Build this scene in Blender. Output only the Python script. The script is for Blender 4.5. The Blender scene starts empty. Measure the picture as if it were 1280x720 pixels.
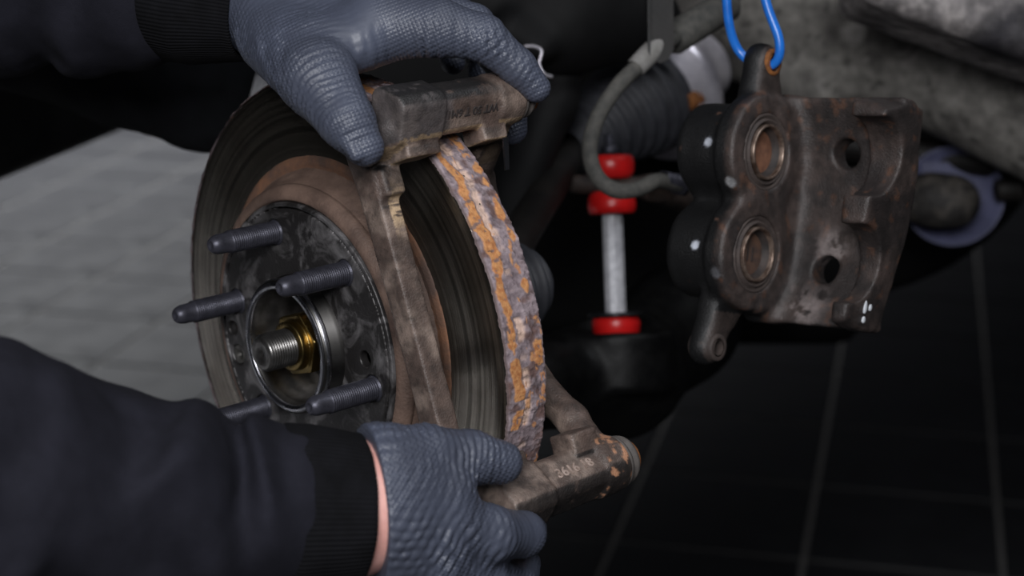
import bpy, math, random
import numpy as np

# ------------------------------------------------------------------ camera, world, lights, exposure
random.seed(7)
RNG = np.random.default_rng(7)
FLOOR = -828.0                      # mm, measured from the wheel hub centre (scene is modelled in mm about the hub)
S = 0.001
sc = bpy.context.scene
col = sc.collection

def Wm(v):                          # hub-centred millimetres -> world metres (floor at z = 0)
    v = np.asarray(v, float)
    return (v - np.array([0, 0, FLOOR])) * S

YAW, PITCH, FPX = math.radians(46.84), math.radians(16.47), 2100.0
CAM = np.array([-575.19, -801.88, 324.54])
cr = np.array([math.sin(YAW), -math.cos(YAW), 0])
cv = np.array([math.cos(YAW) * math.cos(PITCH), math.sin(YAW) * math.cos(PITCH), -math.sin(PITCH)])
cu = np.cross(cr, cv)

def P(x, y, d):                     # photo pixel + real distance (mm along the view) -> point in mm
    return CAM + (cr * (x - 640) / FPX - cu * (y - 360) / FPX + cv) * d

cd = bpy.data.cameras.new('camera')
cd.sensor_width = 36
cd.lens = FPX / 1280 * 36
cd.clip_start = 0.02
cd.dof.use_dof = True
cd.dof.focus_distance = 0.96
cd.dof.aperture_fstop = 6.0
co = bpy.data.objects.new('camera', cd)
co.location = Wm(CAM)
co.rotation_euler = (math.pi / 2 - PITCH, 0, YAW - math.pi / 2)
col.objects.link(co)
sc.camera = co

w = bpy.data.worlds.new('workshop_ambient')
sc.world = w
w.use_nodes = True
w.node_tree.nodes['Background'].inputs[0].default_value = (0.75, 0.8, 1.0, 1)
w.node_tree.nodes['Background'].inputs[1].default_value = 0.010

def area(name, loc, target, sx, sy, power, color=(1, 1, 1), spread=math.pi):
    l = bpy.data.lights.new(name, 'AREA')
    l.shape = 'RECTANGLE'
    l.size, l.size_y, l.energy, l.color, l.spread = sx, sy, power, color, spread
    o = bpy.data.objects.new(name, l)
    from mathutils import Vector
    o.location = Wm(loc)
    o.rotation_euler = (Vector(Wm(target)) - Vector(Wm(loc))).to_track_quat('-Z', 'Y').to_euler()
    col.objects.link(o)
    return o

area('work_lamp', (-790, -870, 680), (80, -60, 60), 0.6, 0.4, 17, (0.97, 0.975, 1.0))
area('overhead_light', (600, -1100, 1950), (500, 0, 0), 1.6, 0.4, 14, (0.92, 0.95, 1.0))  # added overhead fill that lifts the floor at right
area('overhead_light', (1950, 4600, 1950), (1950, 4600, FLOOR), 2.6, 1.0, 160, (0.95, 0.97, 1.0), 1.88)
area('overhead_light', (-1350, 1950, 1950), (-1350, 1950, FLOOR), 0.9, 0.6, 130, (0.95, 0.97, 1.0), 1.1)  # added narrow beam, lights the unseen floor mirrored in the disc face

vs = sc.view_settings
vs.view_transform = 'Standard'
vs.look = 'None'
vs.gamma = 1
vs.use_curve_mapping = False
vs.exposure = 0.0

# ------------------------------------------------------------------ numpy noise
def _hash(i, j, k, s):
    n = (i * 374761393 + j * 668265263 + k * 2147483647 + s * 1274126177) & 0xffffffff
    n = ((n ^ (n >> 13)) * 1274126177) & 0xffffffff
    return ((n ^ (n >> 16)) & 0xffff) / 65535.0

def vnoise(p, s=0):
    p = np.asarray(p, float)
    f = np.floor(p)
    t = p - f
    t = t * t * (3 - 2 * t)
    i, j, k = [f[:, a].astype(np.int64) + 10000 for a in range(3)]
    r = 0
    for a in (0, 1):
        for b in (0, 1):
            for c in (0, 1):
                wgt = (t[:, 0] if a else 1 - t[:, 0]) * (t[:, 1] if b else 1 - t[:, 1]) * (t[:, 2] if c else 1 - t[:, 2])
                r = r + wgt * _hash(i + a, j + b, k + c, s)
    return r

def fbm(p, s=0, o=3):
    r, a, t = 0, 1.0, 0
    p = np.asarray(p, float)
    for q in range(o):
        r = r + a * vnoise(p * (2.03 ** q), s + q)
        t += a
        a *= .5
    return r / t

def sstep(a, b, x):
    t = np.clip((x - a) / (b - a), 0, 1)
    return t * t * (3 - 2 * t)

def lerp(a, b, t):
    return a + (b - a) * t[:, None]

def srgb(r, g, b):
    f = lambda c: c / 12.92 if c <= .04045 else ((c + .055) / 1.055) ** 2.4
    return np.array([f(r / 255), f(g / 255), f(b / 255)])

# ------------------------------------------------------------------ mesh objects
BASE = {}

def empty(name, label, cat, base, group=None):
    o = bpy.data.objects.new(name, None)
    o.empty_display_size = 0.02
    o.location = Wm(base)
    o['label'] = label
    o['category'] = cat
    if group:
        o['group'] = group
    col.objects.link(o)
    BASE[o.name] = np.asarray(base, float)
    return o

def tag(o, label, cat, group=None):
    o['label'] = label
    o['category'] = cat
    if group:
        o['group'] = group
    return o

def mesh(name, V, F, mat, smooth=True, C=None, T=None):
    me = bpy.data.meshes.new(name)
    V = np.asarray(V, float)
    if isinstance(F, np.ndarray):
        n, k = F.shape
        me.vertices.add(len(V))
        me.vertices.foreach_set('co', (V * S).astype(np.float32).ravel())
        me.loops.add(n * k)
        me.loops.foreach_set('vertex_index', F.astype(np.int32).ravel())
        me.polygons.add(n)
        me.polygons.foreach_set('loop_start', np.arange(0, n * k, k, dtype=np.int32))
        me.update(calc_edges=True)
        me.validate()
    else:
        me.from_pydata((V * S).tolist(), [], [list(f) for f in F])
    if smooth:
        me.polygons.foreach_set('use_smooth', np.ones(len(me.polygons), bool))
    me.materials.append(mat)
    if C is not None:
        a = me.attributes.new('Col', 'FLOAT_COLOR', 'POINT')
        a.data.foreach_set('color', np.c_[C, np.ones(len(C))].astype(np.float32).ravel())
    if T is not None:
        a = me.attributes.new('tex', 'FLOAT_VECTOR', 'POINT')
        a.data.foreach_set('vector', T.astype(np.float32).ravel())
    me.update()
    return me

def put(name, V, F, mat, parent=None, base=None, smooth=True, C=None, T=None):
    """V in hub-centred mm. With a parent the origin is the thing's base, else `base`."""
    V = np.asarray(V, float)
    if parent is not None:
        b = BASE[parent.name]
    else:
        b = np.asarray(base if base is not None else V.mean(0), float)
    o = bpy.data.objects.new(name, mesh(name, V - b, F, mat, smooth, C, T))
    col.objects.link(o)
    if parent is not None:
        o.parent = parent
    else:
        o.location = Wm(b)
    BASE[o.name] = b
    return o

def inst(name, me, parent, loc):
    o = bpy.data.objects.new(name, me)
    col.objects.link(o)
    o.parent = parent
    o.location = (np.asarray(loc, float) - BASE[parent.name]) * S
    BASE[o.name] = np.asarray(loc, float)
    return o

def frame(axis):
    a = np.asarray(axis, float)
    a = a / np.linalg.norm(a)
    h = np.array([0, 0, 1.]) if abs(a[2]) < .9 else np.array([1., 0, 0])
    b = np.cross(h, a)
    b /= np.linalg.norm(b)
    return a, b, np.cross(a, b)

def lathe(prof, o=(0, 0, 0), axis=(1, 0, 0), seg=64, closed=False):
    """prof: list of (distance along axis, radius)."""
    a, b, c = frame(axis)
    prof = np.asarray(prof, float)
    n = len(prof)
    th = np.arange(seg) * 2 * np.pi / seg
    V = (np.asarray(o, float) + prof[:, 0][:, None, None] * a
         + prof[:, 1][:, None, None] * (np.cos(th)[None, :, None] * b + np.sin(th)[None, :, None] * c)).reshape(-1, 3)
    F = []
    m = n if closed else n - 1
    for i in range(m):
        i2 = (i + 1) % n
        for j in range(seg):
            k = (j + 1) % seg
            F.append((i * seg + j, i * seg + k, i2 * seg + k, i2 * seg + j))
    F = np.array(F)[:, ::-1]
    return V, F

def spline(pts, n=12):
    p = np.asarray(pts, float)
    p = np.vstack([2 * p[0] - p[1], p, 2 * p[-1] - p[-2]])
    out = []
    for i in range(1, len(p) - 2):
        for t in np.arange(n) / n:
            out.append(.5 * ((2 * p[i]) + (-p[i-1] + p[i+1]) * t + (2*p[i-1] - 5*p[i] + 4*p[i+1] - p[i+2]) * t*t
                             + (-p[i-1] + 3*p[i] - 3*p[i+1] + p[i+2]) * t**3))
    out.append(p[-2])
    return np.array(out)

def tube(pts, r, seg=16):
    p = np.asarray(pts, float)
    r = np.broadcast_to(np.asarray(r, float), (len(p),))
    t = np.gradient(p, axis=0)
    t /= np.linalg.norm(t, axis=1)[:, None]
    _, b, c = frame(t[0])
    V = []
    for i in range(len(p)):
        b = b - t[i] * (b @ t[i])
        b /= np.linalg.norm(b)
        c = np.cross(t[i], b)
        for j in range(seg):
            th = 2 * np.pi * j / seg
            V.append(p[i] + r[i] * (math.cos(th) * b + math.sin(th) * c))
    n = len(p)
    F = [(i * seg + j, i * seg + (j + 1) % seg, (i + 1) * seg + (j + 1) % seg, (i + 1) * seg + j)
         for i in range(n - 1) for j in range(seg)]
    F = [tuple(f) for f in F] + [tuple(range(seg))[::-1], tuple(range((n - 1) * seg, n * seg))]
    return np.array(V), F

# ------------------------------------------------------------------ signed distance shapes + surface nets
def dot(a, b):
    return (a * b).sum(-1)

def caps(p, a, b, ra, rb=None):
    rb = ra if rb is None else rb
    a, b = np.asarray(a, float), np.asarray(b, float)
    ab = b - a
    h = np.clip((p - a) @ ab / (ab @ ab), 0, 1)
    return np.linalg.norm(p - a - h[:, None] * ab, axis=1) - (ra + (rb - ra) * h)

def box(q, h, r=0.):
    d = np.abs(q) - (np.asarray(h, float) - r)
    return np.linalg.norm(np.maximum(d, 0), axis=1) + np.minimum(d.max(1), 0) - r

def cyl(q, ax, r, h, rd=0.):
    """cylinder about axis index ax of local coordinates q, half height h"""
    o = [i for i in range(3) if i != ax]
    d = np.c_[np.hypot(q[:, o[0]], q[:, o[1]]) - r + rd, np.abs(q[:, ax]) - h + rd]
    return np.linalg.norm(np.maximum(d, 0), axis=1) + np.minimum(d.max(1), 0) - rd

def smin(a, b, k):
    h = np.clip(.5 + .5 * (b - a) / k, 0, 1)
    return b + (a - b) * h - k * h * (1 - h)

def smax(a, b, k):
    return -smin(-a, -b, k)

def sdfmesh(fn, lo, hi, vox):
    lo, hi = np.asarray(lo, float), np.asarray(hi, float)
    B = 4
    n = (np.ceil((hi - lo) / vox / B).astype(int) + 1)
    N = n * B
    gc = [lo[a] + (np.arange(n[a]) * B + 1.5) * vox for a in range(3)]
    G = np.stack(np.meshgrid(*gc, indexing='ij'), -1).reshape(-1, 3)
    dc = fn(G).reshape(n)
    act = np.abs(dc) < 6.0 * vox
    D = np.repeat(np.repeat(np.repeat(dc, B, 0), B, 1), B, 2).astype(np.float32)
    ia = np.argwhere(act)
    off = np.stack(np.meshgrid(*[np.arange(B)] * 3, indexing='ij'), -1).reshape(-1, 3)
    for c0 in range(0, len(ia), 6000):
        idx = (ia[c0:c0 + 6000, None, :] * B + off[None]).reshape(-1, 3)
        D[idx[:, 0], idx[:, 1], idx[:, 2]] = fn(lo + idx * vox)
    Sg = D < 0
    cnt = np.zeros(tuple(N - 1), np.int8)
    for a in (0, 1):
        for b in (0, 1):
            for c in (0, 1):
                cnt += Sg[a:N[0]-1+a, b:N[1]-1+b, c:N[2]-1+c]
    cells = np.argwhere((cnt > 0) & (cnt < 8))
    vid = np.full(tuple(N - 1), -1, np.int64)
    vid[cells[:, 0], cells[:, 1], cells[:, 2]] = np.arange(len(cells))
    acc = np.zeros((len(cells), 3))
    num = np.zeros(len(cells))
    cor = [(a, b, c) for a in (0, 1) for b in (0, 1) for c in (0, 1)]
    for p0 in cor:
        for ax in range(3):
            if p0[ax]:
                continue
            p1 = list(p0)
            p1[ax] = 1
            A = cells + np.array(p0)
            Bc = cells + np.array(p1)
            d0 = D[A[:, 0], A[:, 1], A[:, 2]]
            d1 = D[Bc[:, 0], Bc[:, 1], Bc[:, 2]]
            m = (d0 < 0) != (d1 < 0)
            t = np.where(m, d0 / np.where(m, d0 - d1, 1), 0)
            q = np.array(p0, float)[None] + t[:, None] * (np.array(p1) - np.array(p0))[None]
            acc += q * m[:, None]
            num += m
    V = lo + (cells + acc / num[:, None]) * vox
    F = []
    for ax in range(3):
        o1, o2 = (ax + 1) % 3, (ax + 2) % 3
        sl0 = [slice(1, N[i] - 1) for i in range(3)]
        sl1 = list(sl0)
        sl0[ax] = slice(0, N[ax] - 1)
        sl1[ax] = slice(1, N[ax])
        s0, s1 = Sg[tuple(sl0)], Sg[tuple(sl1)]
        e = np.argwhere(s0 != s1)
        st = np.array([1, 1, 1])
        st[ax] = 0
        inside = s0[e[:, 0], e[:, 1], e[:, 2]]
        g = e + st
        def cell(da, db):
            q = g.copy()
            q[:, o1] -= da
            q[:, o2] -= db
            return vid[q[:, 0], q[:, 1], q[:, 2]]
        f = np.c_[cell(1, 1), cell(0, 1), cell(0, 0), cell(1, 0)]
        f[~inside] = f[~inside][:, ::-1]
        F.append(f)
    F = np.vstack(F)
    F = F[(F >= 0).all(1)]
    return V, F

def vnormals(V, F):
    n = np.cross(V[F[:, 2]] - V[F[:, 0]], V[F[:, 3]] - V[F[:, 1]])
    N = np.zeros_like(V)
    for k in range(4):
        np.add.at(N, F[:, k], n)
    return N / np.maximum(np.linalg.norm(N, axis=1), 1e-9)[:, None]

# ------------------------------------------------------------------ materials
def M(name, c1=(.5, .5, .5), c2=None, scale=30., lo=.35, hi=.65, rough=.6, r2=None, metal=0., bump=0., bscale=400.,
      attr=False, vary=.25, spec=.5, coat=0., dist=0., detail=6., stretch=None, bdist=.001):
    m = bpy.data.materials.new(name)
    m.use_nodes = True
    nt = m.node_tree
    N, L = nt.nodes, nt.links
    b = N['Principled BSDF']
    b.inputs['Roughness'].default_value = rough
    b.inputs['Metallic'].default_value = metal
    b.inputs['Specular IOR Level'].default_value = spec
    b.inputs['Coat Weight'].default_value = coat
    tc = N.new('ShaderNodeTexCoord')
    src = tc.outputs['Object']
    if stretch:
        mp = N.new('ShaderNodeMapping')
        mp.inputs['Scale'].default_value = stretch
        L.new(src, mp.inputs[0])
        src = mp.outputs[0]
    nz = N.new('ShaderNodeTexNoise')
    nz.inputs['Scale'].default_value = scale
    nz.inputs['Detail'].default_value = detail
    nz.inputs['Roughness'].default_value = .62
    nz.inputs['Distortion'].default_value = dist
    L.new(src, nz.inputs['Vector'])
    mr = N.new('ShaderNodeMapRange')
    mr.inputs[1].default_value, mr.inputs[2].default_value = lo, hi
    L.new(nz.outputs[0], mr.inputs[0])
    if attr:
        at = N.new('ShaderNodeAttribute')
        at.attribute_name = 'Col'
        mu = N.new('ShaderNodeMix')
        mu.data_type = 'RGBA'
        mu.blend_type = 'MULTIPLY'
        mu.inputs[0].default_value = 1
        cb = N.new('ShaderNodeMapRange')
        cb.inputs[3].default_value, cb.inputs[4].default_value = 1 - vary, 1 + vary
        L.new(mr.outputs[0], cb.inputs[0])
        L.new(at.outputs[0], mu.inputs[6])
        L.new(cb.outputs[0], mu.inputs[7])
        L.new(mu.outputs[2], b.inputs['Base Color'])
    elif c2 is not None:
        mx = N.new('ShaderNodeMix')
        mx.data_type = 'RGBA'
        mx.inputs[6].default_value = (*c1, 1)
        mx.inputs[7].default_value = (*c2, 1)
        L.new(mr.outputs[0], mx.inputs[0])
        L.new(mx.outputs[2], b.inputs['Base Color'])
    else:
        b.inputs['Base Color'].default_value = (*c1, 1)
    if r2 is not None:
        rr = N.new('ShaderNodeMapRange')
        rr.inputs[3].default_value, rr.inputs[4].default_value = rough, r2
        L.new(mr.outputs[0], rr.inputs[0])
        L.new(rr.outputs[0], b.inputs['Roughness'])
    if bump:
        n2 = N.new('ShaderNodeTexNoise')
        n2.inputs['Scale'].default_value = bscale
        n2.inputs['Detail'].default_value = 5
        L.new(src, n2.inputs['Vector'])
        bp = N.new('ShaderNodeBump')
        bp.inputs['Strength'].default_value = bump
        bp.inputs['Distance'].default_value = bdist
        L.new(n2.outputs[0], bp.inputs['Height'])
        L.new(bp.outputs[0], b.inputs['Normal'])
    return m

def node(m, kind, **kw):
    n = m.node_tree.nodes.new(kind)
    for k, v in kw.items():
        setattr(n, k, v)
    return n

m_cast = M('rusty_cast_iron', attr=True, scale=110, vary=.38, rough=.56, r2=.44, bump=.55, bscale=900, spec=.5)
m_hat = M('brown_rusted_hat', srgb(116, 95, 84), srgb(62, 49, 44), 34, .32, .68, rough=.62, bump=.45, bscale=600, spec=.35)
m_face = M('scuffed_dark_hub_face', srgb(48, 46, 46), srgb(138, 135, 136), 38, .47, .72, rough=.4, r2=.5, metal=.5, bump=.25, bscale=500, dist=1.2)
m_stud = M('gunmetal_stud', srgb(78, 78, 88), srgb(56, 56, 64), 120, rough=.42, metal=.6, bump=.15, bscale=1500)
m_steel = M('turned_bright_steel', srgb(190, 190, 195), srgb(140, 140, 146), 60, rough=.22, r2=.34, metal=1.)
m_nosein = M('hub_bore_steel', srgb(120, 118, 116), srgb(84, 82, 80), 50, rough=.28, r2=.42, metal=1.)
m_gold = M('yellow_zinc_plating', srgb(172, 146, 92), srgb(92, 80, 52), 70, rough=.26, r2=.4, metal=1.)
m_disc = M('worn_disc_face', srgb(142, 136, 126), srgb(104, 97, 88), 18, rough=.2, r2=.27, metal=.95)
m_rim = M('flaking_rim_rust', attr=True, scale=260, vary=.18, rough=.75, bump=.4, bscale=900, spec=.3)
m_boot = M('matt_black_rubber', srgb(40, 41, 46), srgb(54, 55, 60), 60, rough=.55, spec=.35)
m_hose = M('dusty_hose_rubber', srgb(64, 64, 62), srgb(86, 84, 80), 160, rough=.75, bump=.3, bscale=900, spec=.3)
m_red = M('red_polyurethane', srgb(206, 30, 28), srgb(190, 22, 24), 40, rough=.32, spec=.5)
m_alu = M('brushed_grey_tube', srgb(206, 206, 210), srgb(172, 172, 178), 180, rough=.5, metal=.2)
m_black = M('gloss_black_paint', srgb(8, 8, 9), srgb(14, 14, 14), 60, rough=.4, r2=.55, spec=.18, bump=.15, bscale=300)
m_dirt = M('dirty_black_steel', srgb(15, 14, 14), srgb(30, 27, 25), 40, rough=.6, bump=.3, bscale=300, spec=.3)
m_liner = M('black_liner_plastic', srgb(9, 9, 10), srgb(14, 14, 15), 25, rough=.7, spec=.2)
m_sub = M('dirty_grey_casting', attr=True, scale=70, vary=.35, rough=.68, bump=.5, bscale=260, spec=.35)
m_chrome = M('bare_joint_steel', srgb(226, 222, 230), srgb(180, 176, 186), 40, rough=.3, r2=.4, metal=.6)
m_blue = M('blue_coated_wire', srgb(38, 118, 214), srgb(28, 100, 190), 60, rough=.3, spec=.5)
m_violet = M('violet_grey_plastic', srgb(92, 94, 124), srgb(76, 78, 104), 40, rough=.5)
m_cloth = M('navy_black_jacket_cloth', srgb(31, 31, 39), srgb(24, 24, 31), 50, rough=.9, bump=.4, bscale=1400, spec=.15)
m_cuff = M('black_rib_knit', srgb(20, 20, 23), srgb(14, 14, 16), 60, rough=.95, spec=.1)
m_trouser = M('dusty_dark_work_cloth', srgb(27, 28, 31), srgb(21, 22, 24), 30, rough=.95, bump=.4, bscale=900, spec=.1)
m_skin = M('wrist_skin', srgb(222, 170, 160), srgb(205, 150, 140), 60, rough=.55)
m_skin.node_tree.nodes['Principled BSDF'].inputs['Subsurface Weight'].default_value = .1
m_skin.node_tree.nodes['Principled BSDF'].inputs['Subsurface Radius'].default_value = (.004, .002, .001)
m_rustorange = M('orange_rusted_bolt', srgb(150, 96, 52), srgb(96, 62, 42), 180, rough=.75, bump=.5, bscale=900, spec=.2)
m_tile = M('dark_floor_tile', srgb(47, 47, 49), srgb(38, 38, 40), 9, rough=.36, r2=.5, spec=.45, bump=.06, bscale=120)
m_grout = M('grey_grout', srgb(124, 122, 120), srgb(104, 102, 101), 60, rough=.9)
m_panel = M('black_car_paint', srgb(10, 10, 11), srgb(17, 17, 18), 6, rough=.35, r2=.55, spec=.4)
m_pistonrust = M('piston_cup_rust', srgb(128, 88, 66), srgb(92, 62, 48), 130, rough=.7, bump=.3, bscale=600)
m_white = M('white_paint_dab', srgb(200, 204, 210), rough=.6)

# concentric machining lines on the disc face
nt = m_disc.node_tree
tcn = node(m_disc, 'ShaderNodeTexCoord')
sx = node(m_disc, 'ShaderNodeSeparateXYZ')
cen = node(m_disc, 'ShaderNodeVectorMath', operation='SUBTRACT')       # disc origin sits at its lowest point, rings run about the axle
cen.inputs[1].default_value = (0, 0, .16)
nt.links.new(tcn.outputs['Object'], cen.inputs[0])
nt.links.new(cen.outputs[0], sx.inputs[0])
cb = node(m_disc, 'ShaderNodeCombineXYZ')
nt.links.new(sx.outputs[1], cb.inputs[0])
nt.links.new(sx.outputs[2], cb.inputs[1])
ln = node(m_disc, 'ShaderNodeVectorMath', operation='LENGTH')
nt.links.new(cb.outputs[0], ln.inputs[0])
n1 = node(m_disc, 'ShaderNodeTexNoise', noise_dimensions='1D')
n1.inputs['Scale'].default_value = 900
n1.inputs['Detail'].default_value = 4
nt.links.new(ln.outputs['Value'], n1.inputs['W'])
n1b = node(m_disc, 'ShaderNodeTexNoise', noise_dimensions='1D')
n1b.inputs['Scale'].default_value = 260
n1b.inputs['Detail'].default_value = 6
nt.links.new(ln.outputs['Value'], n1b.inputs['W'])
mrb = node(m_disc, 'ShaderNodeMapRange')
mrb.inputs[1].default_value, mrb.inputs[2].default_value, mrb.inputs[3].default_value, mrb.inputs[4].default_value = .3, .7, .55, 1.35
nt.links.new(n1b.outputs[0], mrb.inputs[0])
mxb = node(m_disc, 'ShaderNodeMix', data_type='RGBA', blend_type='MULTIPLY')
mxb.inputs[0].default_value = 1
bs_ = nt.nodes['Principled BSDF'].inputs['Base Color']
nt.links.new(bs_.links[0].from_socket, mxb.inputs[6])
nt.links.new(mrb.outputs[0], mxb.inputs[7])
nt.links.new(mxb.outputs[2], bs_)
bp = node(m_disc, 'ShaderNodeBump')
bp.inputs['Strength'].default_value = .2
bp.inputs['Distance'].default_value = .0004
nt.links.new(n1.outputs[0], bp.inputs['Height'])
nt.links.new(bp.outputs[0], nt.nodes['Principled BSDF'].inputs['Normal'])

# textured nitrile glove: raised diamonds from the glove's own surface coordinates, fading where the film is stretched
m_glove = M('blue_black_nitrile', srgb(75, 80, 95), srgb(63, 67, 80), 22, rough=.42, r2=.52, spec=.5)
nt = m_glove.node_tree
at = node(m_glove, 'ShaderNodeAttribute', attribute_name='tex')
sp = node(m_glove, 'ShaderNodeSeparateXYZ')
nt.links.new(at.outputs['Vector'], sp.inputs[0])
def mth(m, op, a, b=None):
    n = node(m, 'ShaderNodeMath', operation=op)
    for k, v in enumerate((a, b)):
        if v is None:
            continue
        if isinstance(v, (int, float)):
            n.inputs[k].default_value = v
        else:
            m.node_tree.links.new(v, n.inputs[k])
    return n.outputs[0]
K = math.pi / 3.1
s1 = mth(m_glove, 'SINE', mth(m_glove, 'MULTIPLY', mth(m_glove, 'ADD', sp.outputs[0], sp.outputs[1]), K))
s2 = mth(m_glove, 'SINE', mth(m_glove, 'MULTIPLY', mth(m_glove, 'SUBTRACT', sp.outputs[0], sp.outputs[1]), K))
dm = mth(m_glove, 'MULTIPLY', s1, s2)
dm = mth(m_glove, 'POWER', mth(m_glove, 'ABSOLUTE', dm), 1.6)
dm = mth(m_glove, 'MULTIPLY', dm, sp.outputs[2])
bp = node(m_glove, 'ShaderNodeBump')
bp.inputs['Strength'].default_value = .45
bp.inputs['Distance'].default_value = .0008
nt.links.new(dm, bp.inputs['Height'])
nzf = node(m_glove, 'ShaderNodeTexNoise')
nzf.inputs['Scale'].default_value = 130
nzf.inputs['Detail'].default_value = 4
tc2 = node(m_glove, 'ShaderNodeTexCoord')
nt.links.new(tc2.outputs['Object'], nzf.inputs['Vector'])
bp2 = node(m_glove, 'ShaderNodeBump')
bp2.inputs['Strength'].default_value = .3
bp2.inputs['Distance'].default_value = .001
nt.links.new(nzf.outputs[0], bp2.inputs['Height'])
nt.links.new(bp.outputs[0], bp2.inputs['Normal'])
nt.links.new(bp2.outputs[0], nt.nodes['Principled BSDF'].inputs['Normal'])

# rib knit relief on the cuffs
nt = m_cuff.node_tree
at = node(m_cuff, 'ShaderNodeAttribute', attribute_name='tex')
sp = node(m_cuff, 'ShaderNodeSeparateXYZ')
nt.links.new(at.outputs['Vector'], sp.inputs[0])
sn = mth(m_cuff, 'SINE', mth(m_cuff, 'MULTIPLY', sp.outputs[0], 2 * math.pi / 2.6))
bp = node(m_cuff, 'ShaderNodeBump')
bp.inputs['Strength'].default_value = .35
bp.inputs['Distance'].default_value = .0012
nt.links.new(sn, bp.inputs['Height'])
nt.links.new(bp.outputs[0], nt.nodes['Principled BSDF'].inputs['Normal'])

# ------------------------------------------------------------------ floor: grout bed and single tiles
def project(q):
    d = np.asarray(q, float) - CAM
    z = d @ cv
    return 640 + FPX * (d @ cr) / z, 360 - FPX * (d @ cu) / z, z

bed = [(-3000, -3000, FLOOR - 3), (9000, -3000, FLOOR - 3), (9000, 9000, FLOOR - 3), (-3000, 9000, FLOOR - 3)]
bedv = np.array(bed + [(x, y, z - 60) for x, y, z in bed], float)
floor = put('floor', bedv, [(0, 1, 2, 3), (7, 6, 5, 4), (0, 4, 5, 1), (1, 5, 6, 2), (2, 6, 7, 3), (3, 7, 4, 0)], m_grout,
            base=(0, 0, FLOOR), smooth=False)
floor['kind'] = 'structure'
TS, HEAD = 302.0, math.radians(33.2)
hd = np.array([math.cos(HEAD), math.sin(HEAD), 0])
hn = np.array([-math.sin(HEAD), math.cos(HEAD), 0])
T0 = np.array([1653.0, 803.0, FLOOR])           # a grout crossing seen right of the bracket
def tile_geo(cx, cy):
    h, b = TS / 2 - 4.5, 1.6
    q = []
    for zz, hh in ((-8, h), (-b, h), (0, h - b)):
        for sx_, sy_ in ((-1, -1), (1, -1), (1, 1), (-1, 1)):
            q.append(hd * sx_ * hh + hn * sy_ * hh + np.array([0, 0, zz]))
    F = [(8, 9, 10, 11)]
    for l in (0, 4):
        for k in range(4):
            F.append((l + k, l + (k + 1) % 4, l + 4 + (k + 1) % 4, l + 4 + k))
    return np.array(q), F
tv, tf = tile_geo(0, 0)
tile_me = mesh('tile', tv, tf, m_tile, smooth=False)
cand, rest = [], []
for i in range(-14, 22):
    for j in range(-14, 22):
        c = T0 + hd * (i + .5) * TS + hn * (j + .5) * TS
        if np.linalg.norm(c[:2] - np.array([1500, 1500])) > 5200:
            continue
        pts = [project(c + hd * a * TS / 2 + hn * b * TS / 2) for a in (-1, 1) for b in (-1, 1)]
        if min(p[2] for p in pts) > 300 and max(p[0] for p in pts) > -40 and min(p[0] for p in pts) < 1320 and \
           max(p[1] for p in pts) > -20 and min(p[1] for p in pts) < 760:
            cand.append((pts[0][2], c))
        else:
            rest.append(c)
cand.sort(key=lambda t: t[0])
for d, c in cand[:290]:
    inst('tile', tile_me, floor, c)
rest += [c for d, c in cand[290:]]
RV = np.vstack([tv + c for c in rest])
RF = [tuple(i + 12 * k for i in f) for k in range(len(rest)) for f in tf]
ro = put('tile_field', RV, RF, m_tile, floor, smooth=False)
ro['kind'] = 'stuff'

# ------------------------------------------------------------------ brake disc
RD, XD, TH = 160.0, 23.5, 30.0
disc = empty('brake_disc', 'large worn brake disc with flaking rusty rim mounted on the wheel hub', 'brake disc', (30, 0, -160))

prof = [(16, 60), (8, 80), (6, 87.5), (2.2, 88.2), (1.4, 89.5), (2.2, 92), (4, 95.5), (7, 97.3), (9, 97.6), (9.6, 97.0), (10.2, 97.6),
        (14, 98.4), (15, 99.6), (17.5, 100), (18.5, 101.5), (20.5, 103), (22.6, 104.5), (23.2, 106), (23.4, 111.5), (26, 112)]
V, F = lathe(prof, seg=220)
hat = put('hat', V, F, m_hat, disc)

V, F = lathe([(22.9, 102.5), (22.7, 104.6), (22.9, 106.2), (22.5, 107.0), (22.6, 108.2), (23.0, 110.8), (23.45, 112.6), (24.6, 112.8)], seg=220)
V[:, 0] += .7 * (fbm(V / 4., 45, 3) - .5)
put('rust_band', V, F, M('orange_brown_scale', srgb(120, 86, 66), srgb(84, 68, 61), 40, .38, .6, rough=.8, bump=.5, bscale=700, spec=.2), disc)

STUDS = [math.radians(69.48 + 60 * k) for k in range(6)]
def f_face(p):
    rr = np.hypot(p[:, 1], p[:, 2])
    d = smax(smax(rr - 87.6, np.abs(p[:, 0] - 3.2) - 3.2, 1.2), 41 - rr, .8)
    ring = np.abs(rr - 84) - .5
    d = np.maximum(d, -np.maximum(ring, .6 - p[:, 0] - .9))
    for a in STUDS:
        c = np.hypot(p[:, 1] - 69.85 * math.cos(a), p[:, 2] - 69.85 * math.sin(a)) - 8.1
        d = smax(d, -c, 1.0)
    for y, z, r in ((75.1, -7.8, 4.8), (-62.3, 5.2, 4.8), (70.1, -24.6, 6.4)):
        d = smax(d, -(np.hypot(p[:, 1] - y, p[:, 2] - z) - r), .8)
    return d
V, F = sdfmesh(f_face, (-3, -92, -92), (9, 92, 92), .9)
put('mounting_face', V, F, m_face, disc)
V, F = lathe([(3.2, .01), (3.2, 1.6), (1.2, 1.8), (1.0, 4.6), (.4, 6.0), (4, 6.2)], (0, 70.1, -24.6), seg=24)
put('locating_screw', V, F, M('zinc_screw', srgb(110, 108, 104), srgb(70, 68, 66), 200, rough=.45, metal=.7), disc)

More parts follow.
